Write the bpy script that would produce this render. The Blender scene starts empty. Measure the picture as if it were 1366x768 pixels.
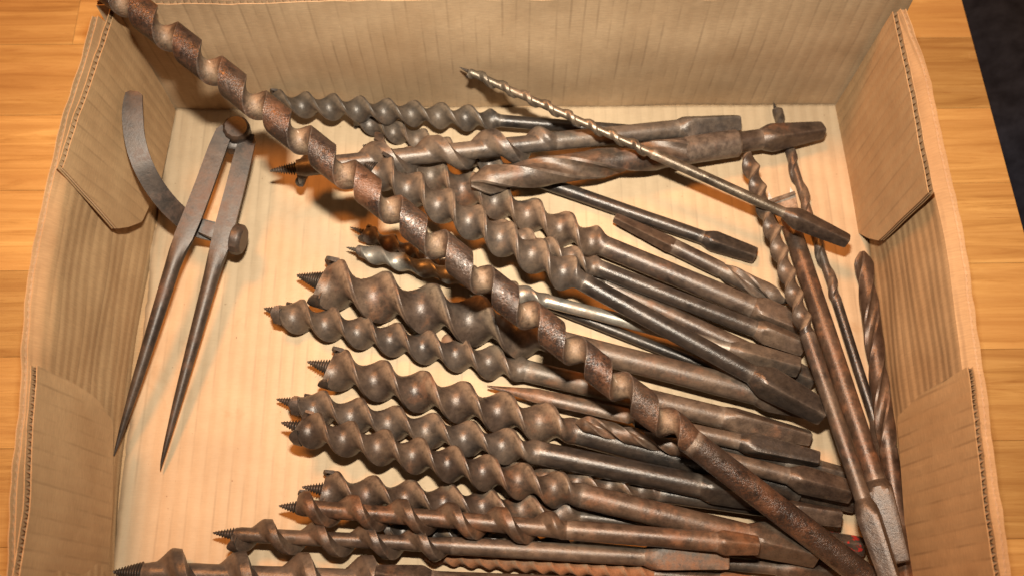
import bpy, bmesh, math, random
import numpy as np
from mathutils import Vector, Matrix, noise
random.seed(7)
R_ = math.radians
scene = bpy.context.scene
C = scene.collection

# ------------------------------------------------------------------ camera
FPX = 1250.56
CAM = Vector((0.00159, -0.13684, 0.42126))
EUL = (0.356227672, 0.00139869, -0.007871)
cam_d = bpy.data.cameras.new('camera'); cam = bpy.data.objects.new('camera', cam_d); C.objects.link(cam)
cam.location = CAM; cam.rotation_euler = EUL
cam_d.sensor_width = 36; cam_d.lens = FPX / 1366 * 36
cam_d.clip_start = 0.01; cam_d.clip_end = 50
cam_d.dof.use_dof = True; cam_d.dof.focus_distance = 0.405; cam_d.dof.aperture_fstop = 11
scene.camera = cam
RM = cam.rotation_euler.to_matrix()

# ------------------------------------------------------------------ world and lamps
w = bpy.data.worlds.new('World'); scene.world = w; w.use_nodes = True
bg = w.node_tree.nodes['Background']; bg.inputs[0].default_value = (1.0, 0.70, 0.46, 1); bg.inputs[1].default_value = 0.09

def lamp(name, loc, target, size, power, col, size_y=None):
    d = bpy.data.lights.new(name, 'AREA'); d.energy = power; d.color = col
    d.shape = 'RECTANGLE' if size_y else 'DISK'; d.size = size
    if size_y: d.size_y = size_y
    o = bpy.data.objects.new(name, d); C.objects.link(o); o.location = loc
    o.rotation_euler = (Vector(target) - Vector(loc)).to_track_quat('-Z', 'Y').to_euler()
    return o
flash_pos = CAM + RM @ Vector((-0.004, 0.098, -0.01))
fl_o = lamp('flash', flash_pos, (0.0, 0.055, 0.0), 0.03, 1.36, (1.0, 0.93, 0.79), 0.015); fl_o.data.spread = R_(92)
lamp('ceiling_lamp', (-0.50, 0.75, 1.85), (0, 0, 0), 0.42, 38, (1.0, 0.35, 0.07))
scene.view_settings.view_transform = 'Standard'; scene.view_settings.look = 'None'
scene.view_settings.exposure = 0; scene.view_settings.gamma = 1
scene.render.engine = 'CYCLES'

# ------------------------------------------------------------------ picture helpers
def ray(u, v):
    return (RM @ Vector(((u - 683) / FPX, -(v - 384) / FPX, -1.0)))
def px(u, v, z):
    d = ray(u, v); t = (z - CAM.z) / d.z
    return CAM + d * t
def pxx(u, v, x):
    d = ray(u, v); t = (x - CAM.x) / d.x
    return CAM + d * t
def depth(p): return -(RM.transposed() @ (p - CAM)).z
def proj(p):
    c = RM.transposed() @ (p - CAM)
    return 683 + FPX * c.x / -c.z, 384 - FPX * c.y / -c.z

# ------------------------------------------------------------------ mesh helpers
def link(name, me, mat, parent=None, sharp=35, smooth=True):
    me.materials.append(mat)
    if smooth:
        for p in me.polygons: p.use_smooth = True
        if sharp: me.set_sharp_from_angle(angle=R_(sharp))
    o = bpy.data.objects.new(name, me); C.objects.link(o)
    if parent: o.parent = parent
    return o
def mesh(name, vs, fs, uvs=None):
    me = bpy.data.meshes.new(name); me.from_pydata(vs, [], fs)
    if uvs is not None:
        l = me.uv_layers.new(name='UVMap')
        co = [c for f in fs for i in f for c in uvs[i]]
        l.data.foreach_set('uv', co)
    me.validate(); me.update()
    bm = bmesh.new(); bm.from_mesh(me); bmesh.ops.recalc_face_normals(bm, faces=bm.faces)
    if name in ('bottom_panel', 'floor_liner', 'dark_cloth', 'ground') and sum(f.normal.z for f in bm.faces) < 0: bmesh.ops.reverse_faces(bm, faces=bm.faces)
    bm.to_mesh(me); bm.free()
    return me
def merge(parts):
    V, F = [], []
    for vs, fs in parts:
        n = len(V); V += list(vs); F += [tuple(i + n for i in f) for f in fs]
    return V, F
def rings(rs, cap=True):
    n = len(rs[0]); V = [tuple(p) for r in rs for p in r]; F = []
    for i in range(len(rs) - 1):
        for j in range(n):
            k = (j + 1) % n
            F.append((i * n + j, i * n + k, (i + 1) * n + k, (i + 1) * n + j))
    if cap:
        m = len(V)
        V.append(tuple(np.mean(np.array(rs[0]), axis=0))); V.append(tuple(np.mean(np.array(rs[-1]), axis=0)))
        b = (len(rs) - 1) * n
        for j in range(n):
            k = (j + 1) % n
            F.append((m, k, j)); F.append((m + 1, b + j, b + k))
    return V, F
def empty(name, loc=(0, 0, 0), label=None, cat=None, group=None):
    o = bpy.data.objects.new(name, None); C.objects.link(o); o.location = loc; o.empty_display_size = 0.01
    if label: o['label'] = label
    if cat: o['category'] = cat
    if group: o['group'] = group
    return o

# ------------------------------------------------------------------ materials
def new_mat(name):
    m = bpy.data.materials.new(name); m.use_nodes = True
    nt = m.node_tree; b = nt.nodes['Principled BSDF']
    return m, nt, b
class NT:
    def __init__(s, nt): s.nt = nt
    def n(s, t, **k):
        x = s.nt.nodes.new(t)
        for a, b in k.items(): setattr(x, a, b)
        return x
    def l(s, a, b): s.nt.links.new(a, b)
    def noise(s, vec, scale, detail=6, rough=.6, dist=0):
        x = s.n('ShaderNodeTexNoise'); x.inputs['Scale'].default_value = scale; x.inputs['Detail'].default_value = detail
        x.inputs['Roughness'].default_value = rough; x.inputs['Distortion'].default_value = dist
        if vec is not None: s.l(vec, x.inputs['Vector'])
        return x.outputs['Fac']
    def ramp(s, fac, stops):
        x = s.n('ShaderNodeValToRGB'); e = x.color_ramp.elements
        while len(e) > 2: e.remove(e[-1])
        for i, (p, c) in enumerate(stops):
            if i >= 2: e.new(p)
            e[i].position = p; c = c if isinstance(c, tuple) else (c, c, c)
            e[i].color = (*c, 1)
        s.l(fac, x.inputs['Fac']); return x.outputs['Color']
    def mix(s, f, a, b, mode='MIX'):
        x = s.n('ShaderNodeMix', data_type='RGBA', blend_type=mode)
        for inp, val in ((x.inputs['Factor'], f), (x.inputs['A'], a), (x.inputs['B'], b)):
            pass
        def put(sock, val):
            if isinstance(val, (int, float)): sock.default_value = val
            elif isinstance(val, tuple): sock.default_value = (*val, 1)
            else: s.l(val, sock)
        put(x.inputs[0], f); put(x.inputs[6], a); put(x.inputs[7], b)
        return x.outputs[2]
    def math(s, op, a, b=0.0, c=None, clamp=False):
        x = s.n('ShaderNodeMath', operation=op, use_clamp=clamp)
        for i, val in enumerate((a, b, c)):
            if val is None: continue
            if isinstance(val, (int, float)): x.inputs[i].default_value = val
            else: s.l(val, x.inputs[i])
        return x.outputs[0]
    def mapping(s, vec, scale=(1, 1, 1), loc=(0, 0, 0), rot=(0, 0, 0)):
        x = s.n('ShaderNodeMapping'); x.inputs['Scale'].default_value = scale; x.inputs['Location'].default_value = loc
        x.inputs['Rotation'].default_value = rot
        s.l(vec, x.inputs['Vector']); return x.outputs[0]
    def bump(s, h, strength, dist, normal=None):
        x = s.n('ShaderNodeBump'); x.inputs['Strength'].default_value = strength; x.inputs['Distance'].default_value = dist
        s.l(h, x.inputs['Height'])
        if normal is not None: s.l(normal, x.inputs['Normal'])
        return x.outputs[0]

def metal(name, dark, mid, rust, rust_amt, rough=(.38, .62), metallic=.75, wear=.42, dust=.25, bump=.4, pit=0.0, crev=.6, grain=0):
    m, nt, b = new_mat(name); k = NT(nt)
    geo = k.n('ShaderNodeNewGeometry'); pos = geo.outputs['Position']
    oi = k.n('ShaderNodeObjectInfo')
    n1 = k.noise(pos, 150, 10, .72); n2 = k.noise(pos, 900, 5, .7); n3 = k.noise(pos, 45, 4, .6, .5)
    col = k.mix(k.ramp(n1, [(.35, 0.0), (.66, 1.0)]), dark, mid)
    # rust blotches
    rm = k.ramp(k.math('ADD', k.math('MULTIPLY', n3, .55), k.math('MULTIPLY', n1, .45)), [(.62 - rust_amt * .35, 0.0), (.74 - rust_amt * .30, 1.0)])
    rc = k.mix(n2, tuple(c * .45 for c in rust), rust)
    col = k.mix(rm, col, rc)
    # pale dust settled over the metal
    n4 = k.noise(pos, 260, 6, .7); n5 = k.noise(pos, 28, 3, .5)
    dm = k.math('MULTIPLY', k.ramp(k.math('ADD', k.math('MULTIPLY', n4, .4), k.math('MULTIPLY', n5, .6)), [(.40, 0.0), (.66, 1.0)]), dust)
    cv = k.math('MULTIPLY', k.ramp(geo.outputs['Pointiness'], [(.44, 1.0), (.495, 0.0)]), crev)
    at = k.n('ShaderNodeAttribute', attribute_name='hollow').outputs['Fac']
    if grain:
        gm = k.ramp(k.math('ADD', k.math('MULTIPLY', n2, .55), k.math('MULTIPLY', n3, .45)), [(.50, 0.0), (.57, 1.0)])
        col = k.mix(k.math('MULTIPLY', gm, .55), col, (.12, .052, .027))
    hd = k.math('MULTIPLY', k.math('MULTIPLY', at, crev * 1.3, clamp=True), k.ramp(n4, [(.30, .35), (.52, 1.0)]))
    dm = k.math('MAXIMUM', dm, hd)
    dm = k.math('MAXIMUM', dm, k.math('MULTIPLY', cv, k.ramp(n4, [(.3, .35), (.6, 1.0)])))
    col = k.mix(dm, col, k.mix(n4, (.13, .088, .056), (.34, .235, .15)))
    # darker grime specks
    sp = k.ramp(n2, [(.30, 1.0), (.42, 0.0)])
    col = k.mix(k.math('MULTIPLY', sp, .55), col, tuple(c * .35 for c in dark))
    n6 = k.noise(pos, 2600, 3, .6)
    col = k.mix(1.0, col, k.math('MULTIPLY_ADD', n6, .9, .55), 'MULTIPLY')
    # rubbed edges
    pt = k.ramp(geo.outputs['Pointiness'], [(.537, 0.0), (.63, 1.0)])
    wm = k.math('MULTIPLY', k.math('MULTIPLY', pt, k.ramp(n4, [(.35, .2), (.6, 1.0)])), wear)
    col = k.mix(wm, col, (.50, .41, .33))
    v = k.math('MULTIPLY_ADD', oi.outputs['Random'], .3, .85)
    col = k.mix(1.0, col, v, 'MULTIPLY')
    k.l(col, b.inputs['Base Color'])
    mt = k.math('MULTIPLY', k.math('SUBTRACT', 1.0, k.math('MAXIMUM', k.math('MULTIPLY', rm, .85), dm)), metallic)
    k.l(mt, b.inputs['Metallic'])
    ro = k.math('MULTIPLY_ADD', n1, rough[1] - rough[0], rough[0])
    ro = k.math('ADD', ro, k.math('MULTIPLY', k.math('ADD', k.math('MULTIPLY', rm, .22), k.math('MULTIPLY', dm, .5)), .8), clamp=True)
    k.l(ro, b.inputs['Roughness'])
    h = k.math('ADD', k.math('MULTIPLY', n1, .35), k.math('MULTIPLY', n2, .6))
    nb = k.bump(h, bump, .0006)
    if pit:
        vo = k.n('ShaderNodeTexNoise'); vo.inputs['Scale'].default_value = 1100; vo.inputs['Detail'].default_value = 5
        k.l(pos, vo.inputs['Vector'])
        nb = k.bump(k.math('MULTIPLY', k.ramp(vo.outputs['Fac'], [(.38, 0.0), (.50, 1.0)]), k.ramp(n1, [(.42, 0.0), (.60, 1.0)])), pit, .0003, nb)
    k.l(nb, b.inputs['Normal'])
    return m
M = {}
M['brown'] = metal('aged_brown_steel', (.024, .0165, .013), (.074, .053, .042), (.16, .062, .025), .24, (.25, .42), .30, dust=.34)
M['grey'] = metal('aged_grey_steel', (.030, .0245, .0215), (.085, .069, .058), (.13, .062, .032), .14, (.25, .42), .30, dust=.38)
M['dark'] = metal('blackened_steel', (.012, .0105, .010), (.042, .034, .030), (.09, .042, .023), .12, (.22, .36), .40, dust=.16)
M['warm'] = metal('warm_brown_steel', (.030, .017, .0115), (.090, .055, .038), (.20, .078, .030), .36, (.24, .42), .32, dust=.26)
M['rusty'] = metal('rust_pitted_steel', (.018, .012, .010), (.056, .036, .029), (.17, .070, .030), .26, (.18, .36), metallic=.35, wear=1.0, dust=.18, bump=.3, pit=.5, crev=1.0, grain=1)
M['orange'] = metal('orange_rusted_steel', (.085, .042, .021), (.17, .090, .044), (.29, .110, .038), .80, (.5, .7), metallic=.1, dust=.25)
M['steel'] = metal('bright_plated_steel', (.14, .127, .11), (.33, .305, .26), (.13, .080, .05), .24, (.28, .48), metallic=.65, wear=.8, dust=.22, bump=.25)
M['worn'] = metal('worn_bare_steel', (.042, .032, .025), (.105, .082, .066), (.17, .08, .042), .22, (.30, .48), metallic=.45, wear=.6, dust=.2)
M['bronze'] = metal('dull_bronzed_steel', (.060, .047, .035), (.20, .162, .120), (.14, .075, .04), .20, (.25, .44), metallic=.7, wear=.8, dust=.20)
M['half'] = metal('half_rusted_steel', (.055, .044, .036), (.12, .092, .072), (.22, .085, .030), .50, (.42, .62), .25, wear=.5, dust=.22)
M['head'] = metal('filed_brown_steel', (.026, .020, .016), (.075, .056, .045), (.13, .058, .027), .20, (.30, .5), .4, wear=0, dust=.15, crev=0)

def cardboard(name, a, c, rib_amp=.5, line_amp=.5, lines_h=False, stain=.3, scuff=.28, fibre=1.0, specks=0.0):
    m, nt, b = new_mat(name); k = NT(nt)
    uv = k.n('ShaderNodeUVMap').outputs[0]
    n1 = k.noise(k.mapping(uv, (40, 40, 1)), 1, 5, .6); n2 = k.noise(k.mapping(uv, (220, 1500, 1)), 1, 4, .7)
    col = k.mix(k.ramp(n1, [(.3, 0.0), (.7, 1.0)]), a, c)
    fib = k.ramp(n2, [(.35, .88), (.65, 1.07)])
    col = k.mix(fibre, col, k.mix(1.0, col, fib, 'MULTIPLY'))
    # flute ribs across u; shading in their grooves painted as dark stripes
    wv = k.n('ShaderNodeTexWave', wave_type='BANDS', bands_direction='X', wave_profile='SIN')
    wv.inputs['Scale'].default_value = 1; wv.inputs['Distortion'].default_value = .5; wv.inputs['Detail'].default_value = 2
    wv.inputs['Detail Scale'].default_value = .25
    k.l(k.mapping(uv, (52, 4, 1)), wv.inputs['Vector'])
    rib = wv.outputs['Fac']
    sh = k.math('MULTIPLY', k.ramp(rib, [(.0, 1.0), (.12, 0.0)]), k.ramp(k.noise(k.mapping(uv, (160, 30, 1)), 1, 3), [(.42, 0.0), (.62, 1.0)]))
    col = k.mix(k.math('MULTIPLY', sh, line_amp), col, tuple(x * .52 for x in a))
    # scuffs and pale scratches
    ns = k.ramp(k.noise(k.mapping(uv, (70, 14, 1), rot=(0, 0, .5)), 1, 7, .75, 1.2), [(.66, 0.0), (.74, 1.0)])
    col = k.mix(k.math('MULTIPLY', ns, scuff), col, tuple(min(1, x * 1.55) for x in c))
    st = k.ramp(k.noise(k.mapping(uv, (14, 9, 1)), 1, 4, .6, .6), [(.5, 0.0), (.72, 1.0)])
    col = k.mix(k.math('MULTIPLY', st, stain), col, tuple(x * y for x, y in zip(a, (.80, .66, .48))))
    if specks:
        s1 = k.ramp(k.noise(k.mapping(uv, (420, 420, 1)), 1, 3, .55), [(.70, 0.0), (.76, 1.0)])
        s2 = k.ramp(k.noise(k.mapping(uv, (26, 26, 1)), 1, 6, .7, .8), [(.60, 0.0), (.78, 1.0)])
        col = k.mix(k.math('MULTIPLY', s1, specks), col, (.16, .085, .04))
        col = k.mix(k.math('MULTIPLY', s2, specks * .55), col, (.28, .16, .075))
    k.l(col, b.inputs['Base Color']); b.inputs['Roughness'].default_value = .72
    b.inputs['Specular IOR Level'].default_value = .3
    nb = k.bump(rib, rib_amp, .0006)
    nb = k.bump(k.math('ADD', n1, k.math('MULTIPLY', n2, .3)), .35, .0008, nb)
    k.l(nb, b.inputs['Normal'])
    return m
M['card'] = cardboard('brown_cardboard', (.35, .212, .105), (.45, .285, .146), .34, .42)
M['card_back'] = cardboard('brown_cardboard_lined', (.345, .228, .130), (.43, .295, .175), .25, .42)
M['card_front'] = cardboard('brown_cardboard_flap', (.34, .198, .092), (.43, .262, .127), .3, .5)
M['card_floor'] = cardboard('pale_cardboard', (.365, .262, .162), (.445, .325, .205), .5, .30, stain=.14, scuff=0.12, fibre=.35, specks=.9)
M['flute'] = cardboard('cardboard_fluting', (.36, .22, .12), (.50, .33, .19), 0.0, 0.0)
m, nt, b = new_mat('torn_paper'); b.inputs['Base Color'].default_value = (.58, .46, .33, 1); b.inputs['Roughness'].default_value = .9; M['paper'] = m

def wood():
    m, nt, b = new_mat('oiled_oak'); k = NT(nt)
    tc = k.n('ShaderNodeTexCoord').outputs['Object']; oi = k.n('ShaderNodeObjectInfo')
    sh = k.n('ShaderNodeVectorMath', operation='ADD'); k.l(tc, sh.inputs[0])
    cx = k.n('ShaderNodeCombineXYZ'); k.l(k.math('MULTIPLY', oi.outputs['Random'], 37), cx.inputs[0]); k.l(k.math('MULTIPLY', oi.outputs['Random'], 91), cx.inputs[1])
    k.l(cx.outputs[0], sh.inputs[1]); v = sh.outputs[0]
    g1 = k.noise(k.mapping(v, (9, 150, 30)), 1, 8, .7, 1.6); g2 = k.noise(k.mapping(v, (60, 1100, 100)), 1, 4, .7)
    g3 = k.noise(k.mapping(v, (5, 22, 5)), 1, 3, .5, 1.5)
    col = k.ramp(g1, [(.30, (.29, .155, .046)), (.47, (.44, .27, .090)), (.68, (.56, .375, .140))])
    g4 = k.n('ShaderNodeTexWave', wave_type='BANDS', bands_direction='Y'); g4.inputs['Scale'].default_value = 1; g4.inputs['Distortion'].default_value = 9; g4.inputs['Detail'].default_value = 3; g4.inputs['Detail Scale'].default_value = .55
    k.l(k.mapping(v, (2.2, 24, 8)), g4.inputs['Vector'])
    col = k.mix(k.math('MULTIPLY', k.ramp(g4.outputs['Fac'], [(.0, 1.0), (.45, 0.0)]), .32), col, (.30, .155, .046))
    col = k.mix(k.ramp(g2, [(.30, .7), (.42, 0.0)]), col, (.30, .14, .042))
    col = k.mix(k.ramp(g3, [(.40, .5), (.62, 0.0)]), col, (.37, .20, .065))
    col = k.mix(1.0, col, k.math('MULTIPLY_ADD', oi.outputs['Random'], .42, .76), 'MULTIPLY')
    sc = k.ramp(k.noise(k.mapping(v, (60, 9, 1), rot=(0, 0, .25)), 1, 6, .8, .8), [(.69, 0.0), (.75, 1.0)])
    col = k.mix(k.math('MULTIPLY', sc, .4), col, (.75, .52, .28))
    k.l(col, b.inputs['Base Color'])
    k.l(k.math('MULTIPLY_ADD', g1, .2, .26), b.inputs['Roughness'])
    k.l(k.bump(k.math('ADD', g1, g2), .22, .0005), b.inputs['Normal'])
    return m
M['wood'] = wood()
m, nt, b = new_mat('navy_denim'); k = NT(nt); tc = k.n('ShaderNodeTexCoord').outputs['Object']
col = k.mix(k.ramp(k.noise(tc, 60, 6, .7), [(.35, 0.0), (.7, 1.0)]), (.012, .016, .028), (.028, .038, .065))
k.l(col, b.inputs['Base Color']); b.inputs['Roughness'].default_value = .95; b.inputs['Specular IOR Level'].default_value = .1
k.l(k.bump(k.noise(k.mapping(tc, (1500, 1500, 1500)), 1, 3), .4, .001), b.inputs['Normal']); M['denim'] = m
m, nt, b = new_mat('red_paint'); b.inputs['Base Color'].default_value = (.42, .035, .03, 1); b.inputs['Roughness'].default_value = .6; M['red'] = m

# ------------------------------------------------------------------ table
TZ = -0.0045
table = empty('wooden_table', (0, 0, TZ), 'light oak table of glued staves standing under the cardboard box', 'table')
e0, e1 = px(1283, 0, TZ), px(1366, 310, TZ)     # right-hand edge of the top
def edge_x(y): return e0.x + (y - e0.y) * (e1.x - e0.x) / (e1.y - e0.y)
gv = [(-3, -3, -.75), (3, -3, -.75), (3, 3, -.75), (-3, 3, -.75)]
gr = link('ground', mesh('ground', gv, [(0, 1, 2, 3)]), M['denim'], smooth=False); gr['kind'] = 'structure'
y = -0.62; rows = []
while y < 0.62:
    rows.append((y, min(y + 0.0435, .64))); y += 0.0435
for ri, (ya, yb) in enumerate(rows):
    x = -1.1 + random.uniform(-.25, .1); xe = None
    while True:
        x1 = x + random.uniform(.28, .52)
        last = x1 > edge_x((ya + yb) / 2) - .09
        g = .00005; zt = random.uniform(-.00004, .00004)
        xa0 = x1 if not last else edge_x(ya); xb0 = x1 if not last else edge_x(yb)
        c = .00015
        bot = [(x + g, ya + g), (xa0 - g, ya + g), (xb0 - g, yb - g), (x + g, yb - g)]
        top = [(x + g + c, ya + g + c), (xa0 - g - c, ya + g + c), (xb0 - g - c, yb - g - c), (x + g + c, yb - g - c)]
        vs = [(a, b_, -.028) for a, b_ in bot] + [(a, b_, zt - c) for a, b_ in bot] + [(a, b_, zt) for a, b_ in top]
        fs = [(3, 2, 1, 0), (8, 9, 10, 11)] + [(l * 4 + i, l * 4 + (i + 1) % 4, l * 4 + 4 + (i + 1) % 4, l * 4 + 4 + i) for l in (0, 1) for i in range(4)]
        link('plank', mesh('plank', vs, fs), M['wood'], table, smooth=False)
        x = x1
        if last: break

# dark cloth beyond the table edge
vs, fs, nx, ny = [], [], 40, 70
for j in range(ny + 1):
    for i in range(nx + 1):
        yy = -.45 + 1.1 * j / ny; s = i / nx
        xx = edge_x(yy) + .035 + .40 * s
        zz = -.19 - .10 * (1 - math.sin(math.pi * min(1, s * 1.1))) + .016 * noise.noise(Vector((s * 5, yy * 9 + s * 5, 1))) + .03 * math.sin(10 * s + 22 * yy + 2.5 * noise.noise(Vector((s * 3, yy * 4, 0))))
        vs.append((xx, yy, zz))
for j in range(ny):
    for i in range(nx):
        a = j * (nx + 1) + i; fs.append((a, a + 1, a + nx + 2, a + nx + 1))
t = link('dark_cloth', mesh('dark_cloth', vs, fs), M['denim'])
md = t.modifiers.new('thick', 'SOLIDIFY'); md.thickness = .004
t['label'] = 'dark navy folded cloth lying beyond the right edge of the oak table'; t['category'] = 'cloth'

# ------------------------------------------------------------------ cardboard box
box = empty('cardboard_box', (0, 0, 0), 'open brown corrugated cardboard box holding the old drill bits', 'box')
TH = .0027
def resample(col, rows_):
    # col: list of points bottom..top -> rows_ points evenly by arc length
    L = [0]
    for a, b_ in zip(col, col[1:]): L.append(L[-1] + (b_ - a).length)
    out = []
    for i in range(rows_):
        s = L[-1] * i / (rows_ - 1)
        for q in range(len(col) - 1):
            if s <= L[q + 1] + 1e-9:
                f = (s - L[q]) / max(1e-9, L[q + 1] - L[q]); out.append(col[q].lerp(col[q + 1], f)); break
    return out, L[-1]
def panel(name, cols, outward, mat, nu=60, nv=14, wav=.0010, edge_jag=.0009, seed=0, keep_rows=None, parent=None, th=TH):
    """cols: list of columns (each a list of points from bottom to top), inner face; thickness goes outward."""
    parent = parent or box
    outward = Vector(outward)
    cols = [[Vector(p) for p in c] for c in cols]
    # arc length along bottoms+tops
    Lh = [0]
    for a, b_ in zip(cols, cols[1:]): Lh.append(Lh[-1] + ((b_[0] - a[0]).length + (b_[-1] - a[-1]).length) / 2)
    rs = [resample(c, nv) for c in cols]
    def P(u, j):
        s = u * Lh[-1]
        for q in range(len(cols) - 1):
            if s <= Lh[q + 1] + 1e-9:
                f = (s - Lh[q]) / max(1e-9, Lh[q + 1] - Lh[q])
                p = rs[q][0][j].lerp(rs[q + 1][0][j], f); v = rs[q][1] * (1 - f) + rs[q + 1][1] * f
                w_ = noise.noise(Vector((u * Lh[-1] * 22 + seed, j * .35, seed))) * wav
                p = p + outward * w_
                if j == nv - 1: p = p + Vector((0, 0, 1)) * noise.noise(Vector((u * Lh[-1] * 110, seed, 3))) * edge_jag
                return p, ((p.z + seed, p.y) if name in ('left_wall', 'right_wall') else ((p.x if outward.y else p.y) + seed, p.z + .5))
    lt = .00038
    V, F, UV = [], [], []
    for off in (0, th - lt):
        g = [[None] * nv for _ in range(nu + 1)]; g2 = [[None] * nv for _ in range(nu + 1)]
        for i in range(nu + 1):
            for j in range(nv):
                p, uv = P(i / nu, j)
                if j == nv - 1 and off: p = p + Vector((0, 0, noise.noise(Vector((i * .3, seed, 8))) * edge_jag))
                g[i][j] = len(V); V.append(tuple(p + outward * off)); UV.append(uv)
                g2[i][j] = len(V); V.append(tuple(p + outward * (off + lt))); UV.append(uv)
        for i in range(nu):
            for j in range(nv - 1):
                F.append((g[i][j], g[i][j + 1], g[i + 1][j + 1], g[i + 1][j]))
                F.append((g2[i][j], g2[i + 1][j], g2[i + 1][j + 1], g2[i][j + 1]))
            for j in (0, nv - 1): F.append((g[i][j], g[i + 1][j], g2[i + 1][j], g2[i][j]))
        for i in (0, nu):
            for j in range(nv - 1): F.append((g[i][j], g[i][j + 1], g2[i][j + 1], g2[i][j]))
    o = link(name, mesh(name, V, F, UV), mat, parent, sharp=30)
    # fluting between the liners
    n = int(Lh[-1] / .0031) * 8; V, F, UV = [], [], []
    for i in range(n + 1):
        d = lt + (th - 2 * lt) * (.5 + (.5 if name not in ('left_wall', 'right_wall') else .12) * math.sin(i * math.pi / 4))
        for j in range(nv):
            p, uv = P(i / n, j)
            if j == nv - 1: p = p - Vector((0, 0, .0004 + .0003 * noise.noise(Vector((i * .05, 2, seed)))))
            V.append(tuple(p + outward * d)); UV.append(uv)
    for i in range(n):
        for j in range(nv - 1):
            a = i * nv + j; F.append((a, a + 1, a + nv + 1, a + nv))
    link('fluting', mesh('fluting', V, F, UV), M['flute'], o, sharp=0)
    return o
# floor of the box, slightly buckled
def grid_sheet(name, x0, x1, y0, y1, nx, ny, fz, mat, parent, uvswap=False, ragged=0):
    V, F, UV = [], [], []
    for j in range(ny + 1):
        for i in range(nx + 1):
            x = x0 + (x1 - x0) * i / nx; y = y0 + (y1 - y0) * j / ny
            if ragged and i == 0: x += ragged * (noise.noise(Vector((y * 40, 1, 1))) + .5 * noise.noise(Vector((y * 160, 1, 1))))
            V.append((x, y, fz(x, y))); UV.append((x + 1, y + 1))
    for j in range(ny):
        for i in range(nx):
            a = j * (nx + 1) + i; F.append((a, a + 1, a + nx + 2, a + nx + 1))
    me = mesh(name, V, F, UV); return me
fl = link('bottom_panel', grid_sheet('bottom_panel', -.186, .186, -.165, .1235, 120, 90, lambda x, y: -.0012 + .0002 * noise.noise(Vector((x * 20, y * 12, 0))), M['card'], box), M['card'], box)
md = fl.modifiers.new('thick', 'SOLIDIFY'); md.thickness = .002; md.offset = -1
# pale liner on top of it, ragged at the left
V, F, UV = [], [], []
def floor_left(y):   # ragged edge line read from the picture
    pts = [(-.17, 720), (-.112, 768)]
    return 0
lpts = [px(236, 143, 0), px(223, 180, 0), px(213, 260, 0), px(203, 335, 0), px(193, 433, 0), px(176, 540, 0), px(169, 596, 0), px(158, 680, 0), px(154, 720, 0), px(152, 775, 0), Vector((-.172, -.15, 0))]
def lx(y):
    for a, b_ in zip(lpts, lpts[1:]):
        if y <= a.y and y >= b_.y: return a.x + (b_.x - a.x) * (y - a.y) / (b_.y - a.y)
    return lpts[0].x if y > lpts[0].y else lpts[-1].x
nx, ny = 150, 150
for j in range(ny + 1):
    y = -.150 + (.1195 + .150) * j / ny
    xl = lx(y) + .0016 * noise.noise(Vector((y * 60, 1, 1))) + .0007 * noise.noise(Vector((y * 230, 1, 1)))
    xr = .1715 + (.1805 - .1715) * (y + .113) / .233 - .001
    for i in range(nx + 1):
        s = i / nx; x = xl + (xr - xl) * s
        z = .00015 * math.sin(x * 2 * math.pi / .0065 + 1.5 * noise.noise(Vector((x * 30, y * 6, 4)))) + .0008 * noise.noise(Vector((x * 16, y * 9, 2))) + .0002
        if s < .04: z += (.04 - s) / .04 * .0012 * (.5 + noise.noise(Vector((y * 45, 3, 3))))
        V.append((x, y, z - .0002)); UV.append((x + 1, y + 1))
for j in range(ny):
    for i in range(nx):
        a = j * (nx + 1) + i; F.append((a, a + 1, a + nx + 2, a + nx + 1))
ln = link('floor_liner', mesh('floor_liner', V, F, UV), M['card_floor'], box)
md = ln.modifiers.new('thick', 'SOLIDIFY'); md.thickness = .0004; md.offset = -1

# back wall
cols = []
for i in range(9):
    s = i / 8; x = -.1785 + .357 * s; bow = -.0015 * math.sin(math.pi * s)
    cols.append([(x, .120, -.001), (x + (.002 if i == 8 else 0), .1205 + bow, .045), (x, .1225 + bow, .0808 + .0042 * math.sin(math.pi * s))])
panel('back_wall', cols, (0, 1, 0), M['card_back'], 90, 12, seed=1.3)
# front wall, behind the viewer
cols = []
for i in range(5):
    s = i / 4; x = .176 - .352 * s
    cols.append([(x, -.152, -.001), (x, -.1535, .045), (x, -.156, .081)])
panel('front_wall', cols, (0, -1, 0), M['card'], 60, 8, seed=4.1)
# right wall: base, crease, flared lip
def wallpts(base, crease, rim, zc, zr, back, front):
    ys = [back, .09, .06, .03, 0, -.03, -.06, -.09, front]
    def at(tab, z):
        P = [px(q[0], q[1], q[2] if len(q) > 2 else z) for q in tab]; P.sort(key=lambda p: -p.y)
        def f(y):
            if y >= P[0].y: a, b_ = P[0], P[1]
            elif y <= P[-1].y: a, b_ = P[-2], P[-1]
            else:
                for a, b_ in zip(P, P[1:]):
                    if a.y >= y >= b_.y: break
            t_ = (y - a.y) / (b_.y - a.y); return (a.x + (b_.x - a.x) * t_, a.z + (b_.z - a.z) * min(1, max(0, t_)))
        return f
    fb, fc, fr = at(base, 0), at(crease, zc), at(rim, zr)
    return [[(fb(y)[0], y, -.001), (fc(y)[0] * .5 + fb(y)[0] * .5, y, zc * .5), (fc(y)[0], y, zc), (fr(y)[0], y, fr(y)[1])] for y in ys]
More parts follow.
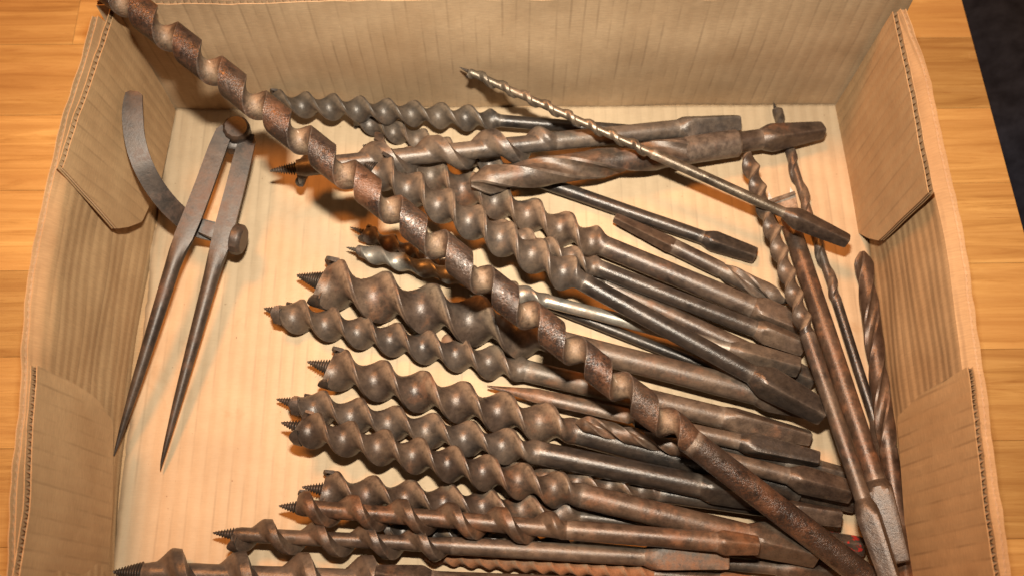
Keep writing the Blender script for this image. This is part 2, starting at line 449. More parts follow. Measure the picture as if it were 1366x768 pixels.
cols = wallpts([(1128, 142), (1163, 332), (1184, 525), (1211, 768)],
               [(1205, 100), (1247, 264), (1250, 300), (1268, 388), (1283, 470), (1300, 600), (1318, 768)],
               [(1207, 30, .0795), (1230, 100, .077), (1259, 232, .0745), (1276, 323, .074), (1291, 388, .0742), (1300, 480, .0742), (1320, 610, .075), (1341, 768, .0765)], .071, .0805, .119, -.152)
panel('right_wall', cols, (1, 0, 0), M['card'], 110, 16, seed=2.2, wav=.0015)
cols = wallpts([(228, 142), (200, 335), (172, 520), (160, 620), (153, 768)],
               [(132, 80), (100, 200), (84, 274), (66, 386), (56, 485), (46, 620), (38, 768)],
               [(130, 22, .079), (112, 90, .0785), (82, 190, .078), (59, 288, .077), (44, 381, .077), (36, 485, .077), (27, 620, .0775), (18, 768, .078)], .072, .0800, .119, -.152)
panel('left_wall', cols, (-1, 0, 0), M['card'], 110, 16, seed=3.7, wav=.0015)
# corner flaps: columns run from the fold at the wall towards the free end
def flap(name, cols, outward, seed, mat='card'):
    return panel(name, cols, outward, M[mat], 40, 12, wav=.0003, seed=seed, edge_jag=.0005)
def X(u, v, x): return pxx(u, v, x)
# right back flap
xr = .1715
flap('corner_flap', [[(.1700, .1185, .0005), px(1190, 16, .0800)],
                     [X(1126, 250, .1715), px(1214, 130, .0798)],
                     [X(1145, 311, .1720), px(1228, 205, .0792)],
                     [X(1158, 318, .1720), px(1234, 235, .0788)],
                     [X(1172, 321, .1722), px(1238, 257, .0780)]], (1, 0, 0), 5.5)
flap('corner_flap', [[(-.1700, .1185, .0005), px(155, 12, .0800)],
                     [X(215, 240, -.1695), px(122, 110, .0810)],
                     [X(190, 296, -.1700), px(98, 180, .0812)],
                     [X(172, 303, -.1710), px(90, 208, .0812)],
                     [X(157, 305, -.1725), px(84, 224, .0810)]], (-1, 0, 0), 6.6)
fr = [X(1199, 548, .1690), X(1211, 768, .1690)]
flap('corner_flap', [[(.1690, fr[1].y - .035, .0005), (.1700, fr[1].y - .035, .0765)],
                     [X(1206, 680, .1685), px(1313, 680, .0765)],
                     [X(1196, 556, .1685), px(1297, 540, .0768)],
                     [X(1230, 524, .1705), px(1293, 505, .0768)],
                     [X(1262, 506, .1725), px(1290, 489, .0765)]], (1, 0, 0), 7.7, 'card_front')
flap('corner_flap', [[(-.1700, fr[1].y - .035, .0005), (-.1715, fr[1].y - .035, .0780)],
                     [X(150, 680, -.1695), px(41, 680, .0785)],
                     [X(151, 562, -.1695), px(45, 560, .0795)],
                     [X(128, 530, -.1712), px(49, 515, .0800)],
                     [X(90, 506, -.1745), px(50, 487, .0800)]], (-1, 0, 0), 8.8)

# ------------------------------------------------------------------ drill bits
N = 32
def lens_pts(Rr, ph, th=.33, rim=.13, skew=.14):
    out = []
    for i in range(N):
        t_ = 2 * math.pi * i / N
        # crowd points near the rim
        t2 = t_ - .22 * math.sin(2 * t_)
        c, s = math.cos(t2), math.sin(t2)
        a = Rr * (abs(c) ** .9) * (1 if c >= 0 else -1)
        h = Rr * (rim * min(1, abs(s) * 5) + th * abs(s) ** 1.6) * (1 if s >= 0 else -1)
        h += -skew * Rr * (a / Rr) * abs(a / Rr) * (abs(a / Rr))      # hollow the cutting side a little
        cc, ss = math.cos(ph), math.sin(ph)
        out.append((a * cc - h * ss, a * ss + h * cc))
    return out
def polar_pts(f, ph):
    return [(f(2 * math.pi * i / N) * math.cos(2 * math.pi * i / N + ph), f(2 * math.pi * i / N) * math.sin(2 * math.pi * i / N + ph)) for i in range(N)]
def sm(a, b_, x):
    t_ = max(0, min(1, (x - a) / (b_ - a))); return t_ * t_ * (3 - 2 * t_)
def ang(t_): return (t_ + math.pi) % (2 * math.pi) - math.pi
def irwin_pts(Rr, core, ph, land=.75):
    def f(t_):
        t_ = ang(t_)
        # steep on the side facing the tip, sloping off towards the shank
        if t_ > 0: k_ = 1 - sm(land * .6, land * .6 + 1.6, t_)
        else: k_ = 1 - sm(land * .6, land * .6 + .35, -t_)
        return core + (Rr - core) * k_
    return polar_pts(f, ph)
def ship_pts(Rr, ph, low=.24):
    out = []; n_ = 48
    for i in range(n_):
        t_ = 2 * math.pi * i / n_ + .0001; c = math.cos(t_)
        r = 1.0 if c > -low else min(1.0, low / -c)
        r *= 1 - .10 * max(0, -c) ** .5 * (1 if c < -low else 0)
        out.append((Rr * r * math.cos(t_ + ph), Rr * r * math.sin(t_ + ph)))
    return out
def twist_pts(Rr, ph, low=.42):
    def f(t_):
        t_ = abs(ang(2 * t_)) / 2
        return Rr * (low + (1 - low) * (1 - sm(.86, 1.30, t_))) * (1 - .05 * (1 - sm(.6, .75, t_)))
    return polar_pts(f, ph)
def circ_pts(r, ph=0, n_=N): return [(r * math.cos(2 * math.pi * i / n_ + ph), r * math.sin(2 * math.pi * i / n_ + ph)) for i in range(n_)]
def sq_pts(a, rc, roll, flat=1.0):
    out = []
    for i in range(N):
        t_ = 2 * math.pi * i / N; c, s = abs(math.cos(t_)), abs(math.sin(t_))
        r = min(a / max(c, s / flat, 1e-6), a * 1.30, rc)
        out.append((r * math.cos(t_ + roll), r * math.sin(t_ + roll)))
    return out
def wob(x, seed, amp):  # slight wander of an old forged bar
    return amp * noise.noise(Vector((x * 22, seed, 0))), amp * noise.noise(Vector((x * 22, seed, 9)))

def build_bit(root, b):
    kind = b['kind']; Rr = b['R']; core = b.get('core_m', Rr * .45); rs = b['rs']
    xl, x0, x1, x2, x3 = b['xs']       # lead tip, spiral start, spiral end, shank end, tang end
    mat = M[b.get('mat', 'brown')]; sd = b['seed']
    tmat = M[b.get('tmat', b.get('mat', 'brown'))]; smat = M[b.get('smat', b.get('mat', 'brown'))]
    P = b['pitch']; xb = b['xb']
    def mk(name, vf, m, sharp=38, parent=root):
        return link(name, mesh(name, *vf), m, parent, sharp)
    # lead screw
    if b.get('lead', True) and x0 - xl > .001:
        L = x0 - xl; rb = b.get('rl', Rr * .30); turns = max(5, int(L / .0011)); rr = []
        nr = turns * 9
        for i in range(nr + 1):
            s = i / nr; base = rb * (.10 + .80 * s ** .8)
            ring = []
            for j in range(16):
                t_ = 2 * math.pi * j / 16
                w_ = abs(ang(t_ - 2 * math.pi * turns * s)) / math.pi
                r = base * (1.0 + .55 * (1 - sm(.0, .55, w_))) if s < .93 else base * 1.1
                ring.append((xl + L * s * 1.02, r * math.cos(t_), r * math.sin(t_)))
            rr.append(ring)
        mk('lead_screw', rings(rr), M['head'], 60)
    # spiral
    if x1 > x0:
        if kind == 'jennings': f = lambda ph, q: lens_pts(q, ph, b.get('th', .34)); per = 28
        elif kind == 'irwin': f = lambda ph, q: irwin_pts(q, core * q / Rr, ph); per = 34
        elif kind == 'ship': f = lambda ph, q: ship_pts(q, ph, b.get('low', .24)); per = 40
        elif kind == 'twist': f = lambda ph, q: twist_pts(q, ph, b.get('low', .42)); per = 40
        elif kind == 'shell': f = lambda ph, q: polar_pts(lambda t_: q * (.25 + .75 * (1 - sm(.9, 1.5, abs(ang(t_))))), b.get('roll', 0)); per = 20
        n = max(8, int((x1 - x0) / P * per)); rr = []
        tl = min(b.get('blend', 1.1) * Rr, (x1 - x0) * .4)
        for i in range(n + 1):
            s = i / n; x = x0 + (x1 - x0) * s; ph = 2 * math.pi * (x - xb) / P
            q = Rr
            if kind == 'twist' and x - x0 < 1.1 * Rr: q = Rr * (.30 + .70 * (x - x0) / (1.1 * Rr))
            if kind == 'shell': q = Rr * min(1, .12 + (x - x0) / (x1 - x0) * 2.6)
            if kind in ('jennings', 'irwin') and x - x0 < .35 * Rr: q = Rr * (.86 + .14 * (x - x0) / (.35 * Rr))
            if b.get('grow'): q *= 1 - b['grow'] * (1 - s)
            p = f(ph, q)
            kk = sm(x1 - tl, x1, x)
            if kk > 0:
                cp = circ_pts(rs, ph, len(p)); p = [(a[0] * (1 - kk) + c_[0] * kk, a[1] * (1 - kk) + c_[1] * kk) for a, c_ in zip(p, cp)]
            wy, wz = wob(x, sd, .00025); e_ = 1 + .03 * noise.noise(Vector((x * 160, sd, 5)))
            rr.append([(x, a * e_ + wy, c_ * e_ + wz) for a, c_ in p])
        so = mk('spiral', rings(rr), mat, 32 if kind != 'shell' else 40)
        lo_ = {'ship': .20, 'irwin': core / Rr, 'twist': .5}.get(kind, .3); nring = len(rr[0])
        wt_ = {'ship': .62, 'jennings': .85, 'irwin': .45, 'twist': .3, 'shell': 0}[kind]
        if b['key'] in ('silver', 'thin'): wt_ = .1
        at_ = so.data.attributes.new('hollow', 'FLOAT', 'POINT')
        vals = []
        for v_ in so.data.vertices:
            j_ = v_.index % nring; t_ = 2 * math.pi * j_ / nring
            if kind == 'jennings':      # paler tone on the flank that faces back up the twist
                c_, s_ = math.cos(t_), math.sin(t_)
                q = (sm(.1, .75, abs(c_)) * sm(.05, .3, abs(s_))) if c_ * s_ > 0 else .12
            elif kind == 'irwin': q = sm(.5, 1.0, t_) * (1 - sm(1.5, 2.3, t_)) if t_ < math.pi else 0
            else: q = max(0, min(1, 1 - (math.hypot(v_.co.y, v_.co.z) / Rr - lo_) / (.92 - lo_))) ** .6
            vals.append(wt_ * q * (1 if v_.co.x < x1 - tl * .7 else 0))
        at_.data.foreach_set('value', vals)
    # cutting head: spurs and lips
    if kind in ('jennings', 'irwin') and b.get('head', True) and x1 > x0:
        ph0 = 2 * math.pi * (x0 - xb) / P; two = (0, math.pi) if kind == 'jennings' else (0,)
        vf = []
        for kq in two:
            wd = 1.05 if kind == 'jennings' or kq == 0 else .8; nn = 9; V, F = [], []
            for i in range(nn):
                a = ph0 + kq - .25 + wd * (i / (nn - 1)); fr_ = x0 - Rr * (.22 * math.sin(math.pi * min(1, i / (nn - 1) * 1.2)) + .02); bk = x0 + Rr * (.16 + .30 * i / (nn - 1))
                for (xx, r) in ((fr_, Rr * 1.03), (bk, Rr * 1.04), (bk, Rr * .84), (fr_, Rr * .90)):
                    V.append((xx, r * math.cos(a), r * math.sin(a)))
            for i in range(nn - 1):
                for j in range(4): F.append((i * 4 + j, i * 4 + (j + 1) % 4, i * 4 + 4 + (j + 1) % 4, i * 4 + 4 + j))
            F.append((0, 1, 2, 3)); F.append(tuple((nn - 1) * 4 + j for j in (3, 2, 1, 0))); vf.append((V, F))
            # lip: wedge reaching from the lead screw to the rim
            V = []
            for (r, hw) in ((.05, .20), (.5, .20), (.90, .12)):
                a = ph0 + kq
                for (xx, o_) in ((x0 - .05 * Rr, -hw), (x0 - .05 * Rr, hw), (x0 + .20 * Rr, hw * 1.2), (x0 + .24 * Rr, -hw)):
                    V.append((xx, Rr * (r * math.cos(a) - o_ * math.sin(a)), Rr * (r * math.sin(a) + o_ * math.cos(a))))
            F = [(0, 1, 2, 3), (11, 10, 9, 8)] + [(l * 4 + j, l * 4 + (j + 1) % 4, l * 4 + 4 + (j + 1) % 4, l * 4 + 4 + j) for l in (0, 1) for j in range(4)]
            vf.append((V, F))
        mk('cutting_head', merge(vf), M['head'], 25)
    # shank
    ss = x1 - .0006 if x1 > x0 else x0
    n = max(6, int((x2 - ss) / .004)); rr = []
    for i in range(n + 1):
        s = i / n; x = ss + (x2 + .0006 - ss) * s; r = rs * (1 + .02 * noise.noise(Vector((x * 60, sd, 2)))) * (b.get('taper', 1.0) ** (1 - s) if True else 1)
        wy, wz = wob(x, sd, .00025); kk = min(1, i / 2)
        rr.append([(x, a + wy, c_ + wz) for a, c_ in circ_pts(r)])
    mk('shank', rings(rr), smat, 60)
    if b.get('collar'):
        xa, xc, rc = b['collar']; rr = []
        for (x, r) in ((xa, rc * .80), (xa + .0015, rc * .99), (xc - .0008, rc), (xc, rc * .93), (xc + .0003, rs)):
            rr.append([(x, a, c_) for a, c_ in circ_pts(r)])
        mk('collar', rings(rr), smat, 30)
    # tang
    if x3 > x2 and b.get('ta'):
        a0, a1, roll, flat = b['ta'], b['tb'], b.get('roll', .6), b.get('flat', 1.0)
        rr = []; L = x3 - x2
        xs_ = [0, .03, .06, .10, .15, .22, .35, .5, .65, .8, .93, .985, 1.0]
        wy0, wz0 = wob(x2, sd, .00025)
        for s in xs_:
            x = x2 + L * s; a = a0 + (a1 - a0) * s
            rc = rs * .98 + (s / .24) * (a0 * 1.32 - rs * .98) if s < .24 else 9
            if s >= .985: a *= .86 if s == 1.0 else .97
            u_ = 1 + .025 * noise.noise(Vector((x * 140, sd, 7)))
            rr.append([(x, p * u_ + wy0, q * u_ + wz0) for p, q in sq_pts(a, rc, roll, flat)])
        mk('tang', rings(rr), tmat, 22)
    return root

# every tool: pixel of both ends, marks along it (u or v), widths in picture pixels
B = []
def bit(key, kind, tip, end, marks, D, sh, tang, label, **k):
    k.update(key=key, kind=kind, tip=tip, end=end, marks=marks, D=D, sh=sh, tang=tang, label=label); B.append(k)
J, I = 'jennings', 'irwin'
rt_ = ray(613, 90); THIN_Z = CAM.z + rt_.z * (.1165 - CAM.y) / rt_.y; print('THIN_Z', THIN_Z)
# marks: (spiral start, spiral end, shank end); ball: a mark where a turn shows its broad face / crest; half or full pitch px
bit('e', J, (462, 153), (1008, 341), (474, 715, 937), 34, 19, (27, 20), 'dark auger bit with bare blackened shank and blunt tang slanting out under the twist drill', pitch=72, ball=560, mat='grey', smat='dark', tmat='dark', roll=.8)
bit('rtwo', I, (1032, 137), (1192, 640), (146, 400, 560), 19, 14, (19, 14), 'slim auger bit with bright tip poking out behind the tang of the thick twist drill', pitch=66, ball=155, vert=1, core=12, mat='brown', smat='dark')
bit('gim', 'twist', (1052, 404), (820, 290), (1046, 960, 900), 27, 22, (24, 15), 'short bit lying backwards, its flat reddish tang pointing to the upper left', pitch=170, ball=1000, mat='grey', smat='brown', tmat='warm', roll=.9, flat=.75)
bit('d', J, (484, 194), (1066, 436), (500, 808, 1003), 50, 29, (37, 29), 'stout auger bit with rounded brown turns below the blunt tip of the twist drill', pitch=97, ball=706, mat='brown', roll=.95)
bit('h', J, (690, 326), (1086, 508), (700, 812, 1012), 30, 24, (32, 24), 'mostly hidden auger bit whose brown shank lies just above the bright steel bit', pitch=74, ball=798, mat='grey', smat='brown', roll=.75)
bit('g', J, (625, 291), (1072, 463), (640, 802, 1007), 34, 23, (31, 25), 'auger bit with small end turns peeping out beside the dusty diagonal one, brown square tang', pitch=70, ball=762, mat='grey', smat='dark', tmat='brown', roll=.35)
bit('dd', J, (467, 303), (1062, 536), (486, 700, 1000), 27, 15, (26, 20), 'dark thin auger bit with its tip just above the bright steel one', pitch=62, ball=520, mat='brown', smat='dark')
bit('silver', J, (462, 330), (1066, 490), (480, 735, 972), 26, 18, (30, 25), 'bright plated steel auger bit with polished shank and grey square tang', pitch=72, ball=500, th=.55, mat='steel', tmat='grey', roll=.7)
bit('i', J, (396, 367), (1098, 546), (430, 752, 1008), 72, 33, (40, 30), 'largest auger bit with broad bulging turns, lying left of the long rusty auger', pitch=135, ball=567, mat='brown', roll=.5)
bit('x', 'plain', (860, 572), (1130, 636), (860, 860, 1045), 24, 24, (32, 25), 'dark grey tang end lying beside the thin auger beneath the dark speckled tang', mat='dark', tmat='grey', roll=.4, lead=False)
bit('k', J, (410, 482), (1140, 673), (440, 772, 1064), 59, 35, (24, 20), 'wide auger bit with six large turns, directly below the long dusty seven turn one', pitch=117, ball=557, mat='brown', smat='dark', tmat='brown', roll=.8)
bit('j', J, (352, 411), (1081, 584), (374, 704, 962), 49, 30, (35, 20), 'long dusty auger bit with seven even round turns, just below the largest one', pitch=93, ball=481, mat='grey', smat='brown', tmat='brown', roll=.3)
bit('tt', 'shell', (645, 514), (1092, 612), (650, 850, 985), 27, 22, (34, 21), 'narrow pointed shell bit with hollow reddish blade and dark flat tang', pitch=60, ball=700, mat='warm', smat='brown', tmat='dark', roll=1.2, lead=False)
bit('dr', 'twist', (766, 561), (1136, 656), (768, 930, 1050), 24, 23, (35, 28), 'small twist drill with shiny fluted point passing under the long rusty auger', pitch=120, ball=800, mat='warm', smat='brown', tmat='brown', roll=.75)
bit('otwo', J, (610, 622), (1121, 690), (624, 880, 1045), 34, 24, (29, 24), 'auger bit mostly buried between two longer ones, only its tang end showing', pitch=88, ball=770, mat='brown', smat='dark', roll=.25)
bit('n', J, (403, 649), (1152, 729), (432, 775, 1090), 52, 19, (31, 24), 'flat nosed auger bit with red paint on its tang', pitch=106, ball=543, mat='brown', smat='dark', tmat='grey', roll=.55, red=1)
bit('l', J, (369, 532), (1030, 667), (398, 722, 932), 50, 32, (38, 28), 'dusty auger bit with dark shiny shank lying directly above the brown nine turn one', pitch=106, ball=522, mat='grey', smat='dark', tmat='dark', roll=.7)
bit('m', J, (375, 563), (1090, 737), (400, 775, 995), 50, 33, (44, 36), 'brown auger bit with nine tight turns, heavy square tang under the long rusty auger', pitch=97, ball=507, mat='brown', smat='warm', tmat='brown', roll=.9)
bit('t', J, (500, 703), (1138, 767), (518, 775, 1033), 34, 19, (37, 30), 'dark auger bit wedged under two rusty solid centre ones, broad tang at the bottom edge', pitch=84, ball=540, mat='dark', smat='brown', tmat='brown', roll=.6)
bit('o', I, (372, 674), (1012, 727), (397, 758, 955), 46, 26, (31, 22), 'solid centre auger bit with shiny brown core and single rib, fine lead screw', pitch=67, ball=470, core=23, mat='warm', roll=.7)
bit('q', I, (151, 762), (1010, 792), (192, 560, 900), 68, 32, (40, 30), 'thickest solid centre auger bit along the bottom edge with coarse black lead screw', pitch=87, ball=318, core=30, mat='grey', smat='brown', rl=.011)
bit('s', 'plain', (760, 800), (500, 764), (760, 760, 575), 30, 28, (37, 20), 'brown pointed tang showing at the bottom edge left of the orange rusted bit', mat='brown', roll=.8, lead=False)
bit('p', I, (284, 710), (971, 748), (314, 604, 858), 46, 24, (32, 20), 'solid centre auger bit reaching far left, with flat orange and grey tang facing up', pitch=68, ball=422, core=20, mat='brown', tmat='half', roll=0.05)
bit('r', J, (563, 740), (1005, 776), (568, 874, 960), 23, 16, (20, 15), 'short orange rusted twisted bit at the bottom edge', pitch=50, ball=605, mat='orange', smat='warm', lead=False, th=.55, head=False)
bit('a', J, (352, 136), (902, 180), (362, 668, 880), 36, 17, (22, 16), 'grey auger bit with small round turns lying highest along the back wall', pitch=73, ball=514, mat='grey', smat='dark', roll=.4)
bit('tw', 'twist', (626, 244), (1098, 174), (628, 925, 1014), 40, 29, (38, 22), 'thick blunt twist drill with wide slow flutes, collar and tapered square shank', pitch=310, ball=760, mat='brown', smat='brown', tmat='brown', roll=.75, lead=False, collar=(912, 984, 38), low=.60)
bit('b', I, (360, 228), (986, 164), (396, 742, 903), 50, 25, (30, 20), 'solid centre auger bit with thick grey ribs, its tip showing left of the long auger', pitch=75, ball=505, core=24, mat='grey', roll=.1)
bit('f', J, (486, 217), (1100, 552), (502, 780, 1002), 50, 25, (41, 30), 'dusty grey auger bit running diagonally right under the long rusty one, dark round shank', pitch=95, ball=629, mat='grey', smat='dark', tmat='dark', roll=.85)
bit('rone', J, (995, 203), (1191, 783), (208, 448, 665), 25, 20, (29, 22), 'thin twisted auger bit running down the right side to a grey flat tang', pitch=68, ball=250, vert=1, mat='brown', smat='brown', tmat='brown', roll=.15, lead=False, th=.5, head=False)
bit('rfour', 'twist', (1150, 334), (1208, 772), (336, 600, 700), 27, 24, (28, 24), 'thick reddish twist drill pressed against the right wall of the box', pitch=240, ball=430, vert=1, mat='warm', smat='warm', lead=False, low=.55)
bit('rthree', 'plain', (1052, 292), (1204, 750), (292, 292, 640), 27, 27, (33, 17), 'heavy brown rod bit with small spade head and pale flat tang at the right', vert=1, mat='brown', smat='warm', tmat='brown', roll=0.0, lead=False, spade=1)
bit('thin', I, (613, 90), (1131, 322), (626, 872, 1045), 16, 14, (28, 17), 'long thin steel auger bit with its tip leaning on the back wall', pitch=31, ball=700, core=10, mat='bronze', tmat='brown', roll=.6, z0=THIN_Z)
bit('long', 'ship', (128, -29), (1200, 805), (128, 922, 1180), 46, 36, (36, 30), 'very long coarse rust pitted auger lying diagonally across the whole box', pitch=77, ball=240, mat='rusty', smat='rusty', z0=.094, lead=False)

placed = []
Z0REF = .02
ORDER = {'auger': 0}
for idx, b in enumerate(B):
    p0, p1 = px(*b['tip'], Z0REF), px(*b['end'], Z0REF)
    if b['key'] == 'long': p0 = px(*b['tip'], .09)
    dm = (depth(p0) + depth(p1)) / 2; k_ = dm / FPX
    b['R'] = b['D'] / 2 * k_; b['rs'] = b['sh'] / 2 * k_
    if b['key'] == 'long': b['R'] = .0069; b['rs'] = .0056
    b['ta'] = b['tang'][0] / 2 * k_; b['tb'] = b['tang'][1] / 2 * k_
    q_ = min(1.3, abs(math.cos(b.get('roll', .6))) + abs(math.sin(b.get('roll', .6)))); b['ta'] *= 1.14 / q_; b['tb'] *= 1.12 / q_
    b['Rl'] = b['R']
    # fractions along the picture line
    ax = 1 if b.get('vert') else 0
    a0, a1 = b['tip'][ax], b['end'][ax]
    fr = lambda m_: (m_ - a0) / (a1 - a0)
    f0, f1, f2 = [fr(m_) for m_ in b['marks']]
    def rad(t_, b=b, f0=f0, f1=f1, f2=f2):
        if t_ < f0 and b.get('lead', True): return b['R'] * .3
        if t_ < f1: return b['R'] * (.92 if b['kind'] != 'irwin' else .88)
        if t_ < f2: return b['rs']
        return max(b['ta'], b['rs'])
    TS = [i / 40 for i in range(41)]
    z0, z1 = b.get('z0', max(b['R'], .002)), max(b['ta'], b['rs'])
    fixed0 = 'z0' in b
    def pts(z0, z1):
        A, E_ = px(*b['tip'], z0), px(*b['end'], z1); return [A.lerp(E_, t_) for t_ in TS]
    rr_ = [rad(t_) for t_ in TS]
    for it in range(160):
        PP = np.array([tuple(p) for p in pts(z0, z1)])
        worst = 0; wt = 0
        for i, t_ in enumerate(TS):
            pen = rr_[i] - PP[i][2]
            if pen > worst and not (fixed0 and t_ < .3): worst, wt = pen, t_
        for (Q, qr) in placed:
            Dm = np.linalg.norm(PP[:, None, :] - Q[None, :, :], axis=2) - .84 * (np.array(rr_)[:, None] + qr[None, :])
            i, j = np.unravel_index(np.argmin(Dm), Dm.shape)
            if -Dm[i, j] > worst: worst, wt = -Dm[i, j], TS[i]
        if worst < .0002: break
        d_ = worst * .6
        if fixed0: z1 += d_ * min(1.2, 1 / max(.3, wt))
        else:
            q = (1 - wt) ** 2 + wt ** 2; z0 += d_ * (1 - wt) / q; z1 += d_ * wt / q
    z0 = max(z0, .002); z1 = min(max(z1, .002), .06)
    b['z'] = (z0, z1)
    PP = np.array([tuple(p) for p in pts(z0, z1)]); placed.append((PP, np.array(rr_)))
    A, E_ = px(*b['tip'], z0), px(*b['end'], z1)
    print('BIT %s z0 %.4f z1 %.4f len %.3f D %.4f' % (b['key'], z0, z1, (E_ - A).length, b['R'] * 2))
    L = (E_ - A).length; dirv = (E_ - A) / L
    ca, ce = RM.transposed() @ (A - CAM), RM.transposed() @ (E_ - CAM)
    def along(m_):
        q = (m_ - 683) / FPX if ax == 0 else -(m_ - 384) / FPX
        c0_, c1_ = (ca.x, ce.x) if ax == 0 else (ca.y, ce.y)
        # c0+s(c1-c0) = q * -(z0+s(z1-z0))
        return (q * -ca.z - c0_) / ((c1_ - c0_) + q * (ce.z - ca.z)) * L
    x0, x1, x2 = [along(m_) for m_ in b['marks']]
    b['xs'] = (0, x0, x1, x2, L); b['xb'] = along(b['ball']) if 'ball' in b else 0
    b['pitch'] = b.get('pitch', 60) * k_; b['seed'] = idx * 3.1 + 1
    if 'core' in b: b['core_m'] = b['core'] / 2 * k_
    if b.get('collar'): b['collar'] = (along(b['collar'][0]), along(b['collar'][1]), b['collar'][2] / 2 * k_)
    if b['key'] == 'q': b['rl'] = .0036
    root = empty({'twist': 'twist_drill', 'shell': 'shell_bit', 'plain': 'rod_bit', 'ship': 'ship_auger'}.get(b['kind'], 'auger_bit'), A, b['label'],
                 {'twist': 'drill bit', 'shell': 'drill bit', 'plain': 'drill bit', 'ship': 'auger'}.get(b['kind'], 'auger bit'), 'old drill and auger bits in the box')
    xa = dirv; za = (Vector((0, 0, 1)) - xa * xa.z).normalized(); ya = za.cross(xa)
    view = (CAM - (A + E_) / 2).normalized(); za = (view - xa * xa.dot(view)).normalized(); ya = za.cross(xa)
    root.rotation_euler = Matrix((xa, ya, za)).transposed().to_euler()
    build_bit(root, b)
    if b.get('spade'):
        V = [(-.0105, -.0066, .0012), (-.0105, .0066, .0012), (.004, .0046, .0030), (.004, -.0046, .0030)]
        V += [(x, y_, -z_) for x, y_, z_ in V]
        F = [(0, 1, 2, 3), (7, 6, 5, 4)] + [(i, (i + 1) % 4, (i + 1) % 4 + 4, i + 4) for i in range(4)]
        link('spade_blade', mesh('spade_blade', V, [f[::-1] for f in F]), M['brown'], root, 20)
        for (y0_, y1_, xt) in ((-.0068, -.0040, -.0165), (.0036, .0066, -.0145)):
            V = [(-.0104, y0_, .0014), (-.0104, y1_, .0014), (xt, (y0_ + y1_) / 2 + .0003, .0030), (-.0104, y0_, -.0014), (-.0104, y1_, -.0014), (xt, (y0_ + y1_) / 2 + .0003, .0018)]
            link('spur', mesh('spur', V, [(0, 1, 2), (5, 4, 3), (0, 2, 5, 3), (2, 1, 4, 5), (1, 0, 3, 4)]), M['brown'], root, 20)
        V = []
        for (x, y_, z_) in ((-.0120, -.0070, .002), (-.0120, .0068, .0022), (-.0100, .0068, .0036), (-.0100, -.0070, .0034)):
            V.append((x, y_, z_ + .0005))
        V += [(x, y_, z_ - .0012) for x, y_, z_ in V]
        link('cutting_lip', mesh('cutting_lip', V, F), M['worn'], root, 20)
    if b.get('red'):
        tg = [c for c in root.children if c.name.startswith('tang')][0]
        # dabs of red paint: thin raised flakes on the tang
        nt_m = M['grey'].copy(); nt_m.name = 'grey_steel_with_red_paint'; k = NT(nt_m.node_tree); bs = nt_m.node_tree.nodes['Principled BSDF']
        src = bs.inputs['Base Color'].links[0].from_socket; pos = k.n('ShaderNodeNewGeometry').outputs['Position']
        k.l(k.mix(k.ramp(k.noise(pos, 210, 4, .6), [(.54, 0.0), (.60, 1.0)]), src, (.45, .035, .03)), bs.inputs['Base Color'])
        tg.data.materials[0] = nt_m

# ------------------------------------------------------------------ wing dividers
dv = empty('wing_dividers', px(300, 200, .02), 'old iron wing dividers with curved arm lying at the left of the box', 'dividers')
dvi = dv.matrix_basis.inverted(); off = Vector(dv.location)
def bar(name, pts, mat, sharp=30, parent=dv, n=20):
    """pts: (u, v, z, width px, thickness m, roundness 0..1)"""
    P = [px(p[0], p[1], p[2]) for p in pts]; rr = []
    for i, p in enumerate(P):
        d_ = (P[min(i + 1, len(P) - 1)] - P[max(i - 1, 0)]).normalized()
        s_ = d_.cross(Vector((.25, -.25, 1))).normalized(); u_ = s_.cross(d_).normalized()
        hw = pts[i][3] * .80 / 2 * depth(p) / FPX; ht = pts[i][4] / 2; ro = pts[i][5]; ring = []
        for j in range(n):
            t_ = 2 * math.pi * (j + .5) / n; c, s = math.cos(t_), math.sin(t_)
            m_ = max(abs(c), abs(s)); cs, sn = c / m_, s / m_
            cs = cs * (1 - ro) + c * ro; sn = sn * (1 - ro) + s * ro
            ring.append(tuple(p + s_ * hw * cs + u_ * ht * sn - off))
        rr.append(ring)
    return link(name, mesh(name, *rings(rr)), mat, parent, sharp)
iron = metal('old_forged_iron', (.021, .016, .0135), (.056, .041, .033), (.10, .045, .024), .30, (.32, .50), metallic=.35, dust=.14, wear=.0, bump=.2, crev=0)
fl_ = .08
bar('leg', [(303, 172, .0315, 20, .004, fl_), (299, 178, .031, 27, .0048, fl_), (290, 200, .030, 29, .005, fl_), (272, 250, .028, 30, .005, fl_), (256, 292, .0265, 31, .0055, fl_), (245, 318, .0255, 31, .006, .15),
            (237, 336, .025, 28, .0065, .7), (230, 356, .024, 25, .0068, 1), (207, 430, .020, 22, .0060, 1), (182, 510, .015, 17, .0048, 1), (164, 568, .011, 10, .003, 1), (155, 598, .009, 5, .0014, 1), (152, 608, .0085, 1.5, .0005, 1)], iron)
bar('leg', [(331, 180, .0265, 20, .004, fl_), (330, 188, .026, 27, .0048, fl_), (323, 215, .025, 30, .005, fl_), (311, 262, .0225, 31, .005, fl_), (301, 300, .0205, 32, .0055, fl_), (293, 330, .019, 31, .006, .15),
            (287, 350, .018, 28, .0065, .7), (281, 372, .017, 25, .0068, 1), (260, 450, .013, 21, .0058, 1), (237, 535, .008, 15, .0044, 1), (222, 592, .005, 9, .0028, 1), (216, 616, .0035, 5, .0014, 1), (214, 627, .0025, 1.5, .0005, 1)], iron)
arc = []
cp = [(179, 126, .058), (177, 150, .056), (180, 185, .052), (190, 219, .047), (208, 252, .039), (232, 281, .030), (258, 301, .021), (284, 309, .016)]
for i, (u, v, z) in enumerate(cp):
    arc.append((u, v, z, 33 if i else 27, .0022, .05))
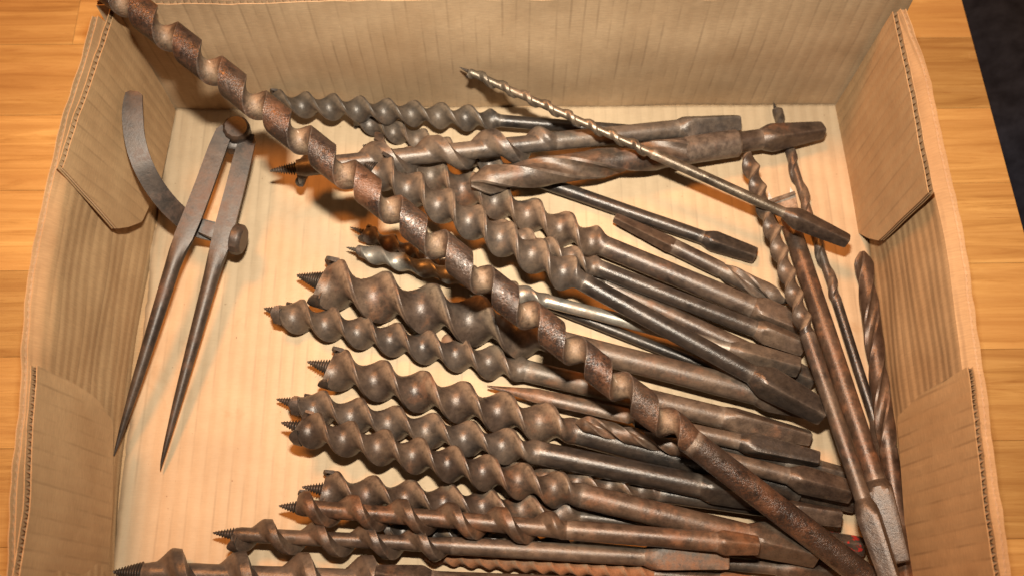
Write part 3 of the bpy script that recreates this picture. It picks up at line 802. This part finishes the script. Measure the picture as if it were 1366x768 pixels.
# smooth the arc with Catmull-Rom
def cr(p, t_):
    i = min(int(t_), len(p) - 2); f = t_ - i; a = p[max(i - 1, 0)]; b_ = p[i]; c = p[i + 1]; d_ = p[min(i + 2, len(p) - 1)]
    return tuple(.5 * (2 * b_[q] + (c[q] - a[q]) * f + (2 * a[q] - 5 * b_[q] + 4 * c[q] - d_[q]) * f * f + (3 * b_[q] - a[q] - 3 * c[q] + d_[q]) * f ** 3) for q in range(len(b_)))
arc = [cr(arc, i / 4) for i in range(4 * (len(arc) - 1) + 1)]
arc = [(179.5, 122.5, .0583, 14, .0018, .05)] + arc
bar('wing_arc', arc, iron)
def disc(name, c, ax, r, h, mat, seg=26, bev=.15):
    ax = ax.normalized(); s_ = ax.orthogonal().normalized(); u_ = ax.cross(s_); rr = []
    for (q, k_) in ((0, .9), (.1, 1), (1 - bev, 1), (1 - bev / 2, .96), (1, .80)):
        rr.append([tuple(c + ax * h * q + (s_ * math.cos(2 * math.pi * j / seg) + u_ * math.sin(2 * math.pi * j / seg)) * r * k_ * (1 + .03 * math.sin(3 * j)) - off) for j in range(seg)])
    return link(name, mesh(name, *rings(rr)), mat, dv, 35)
nrm = Vector((.18, -.15, 1))
disc('hinge_pin', px(320, 187, .018), nrm, .0063, .0180, iron)
disc('hinge_knuckle', px(314, 190, .020), nrm, .0068, .009, iron)
bar('arc_clamp', [(268, 303, .022, 22, .007, .2), (284, 309, .020, 26, .008, .2), (296, 314, .019, 22, .007, .2)], iron)
bar('screw_stem', [(300, 312, .020, 10, .0035, 1), (318, 320, .019, 10, .0035, 1)], iron)
c = px(311, 318, .019); ts = disc('thumb_screw', c, px(334, 323, .0185) - c, .0072, .0052, iron, bev=.4)
# ------------------------------------------------------------------ small debris on the liner
def chip(u, v, s, name='wood_shaving'):
    c = px(u, v, .0008); V = []
    for i in range(7):
        a = i * .5; V.append((c.x + s * .4 * i / 2 - s, c.y + .3 * s * math.sin(a), .0009 + .0006 * math.sin(a * 1.3) ** 2)); V.append((c.x + s * .4 * i / 2 - s + .1 * s, c.y + .35 * s + .3 * s * math.sin(a), .0012))
    o = link(name, mesh(name, V, [(2 * i, 2 * i + 1, 2 * i + 3, 2 * i + 2) for i in range(6)]), M['paper']); return o

def crumb(name, label, cat, u, v, r, col, sq=.6):
    m, nt, b_ = new_mat(name + '_surface'); b_.inputs['Base Color'].default_value = (*col, 1); b_.inputs['Roughness'].default_value = .8
    c = px(u, v, r * sq); bm = bmesh.new(); bmesh.ops.create_icosphere(bm, subdivisions=2, radius=r)
    for q in bm.verts:
        q.co *= 1 + .35 * noise.noise(q.co * 900 + Vector((u, v, 0))); q.co.z *= sq
    me = bpy.data.meshes.new(name); bm.to_mesh(me); bm.free()
    o = link(name, me, m, None, 50); o.location = c; o['label'] = label; o['category'] = cat
crumb('wood_crumb', 'small brown wood crumb on the box floor right of the largest auger bit', 'crumb', 598, 453, .0032, (.16, .085, .045))
crumb('wood_chip', 'tiny pale chip lying between the two topmost left auger bits', 'chip', 514, 432, .0016, (.42, .30, .19), .4)
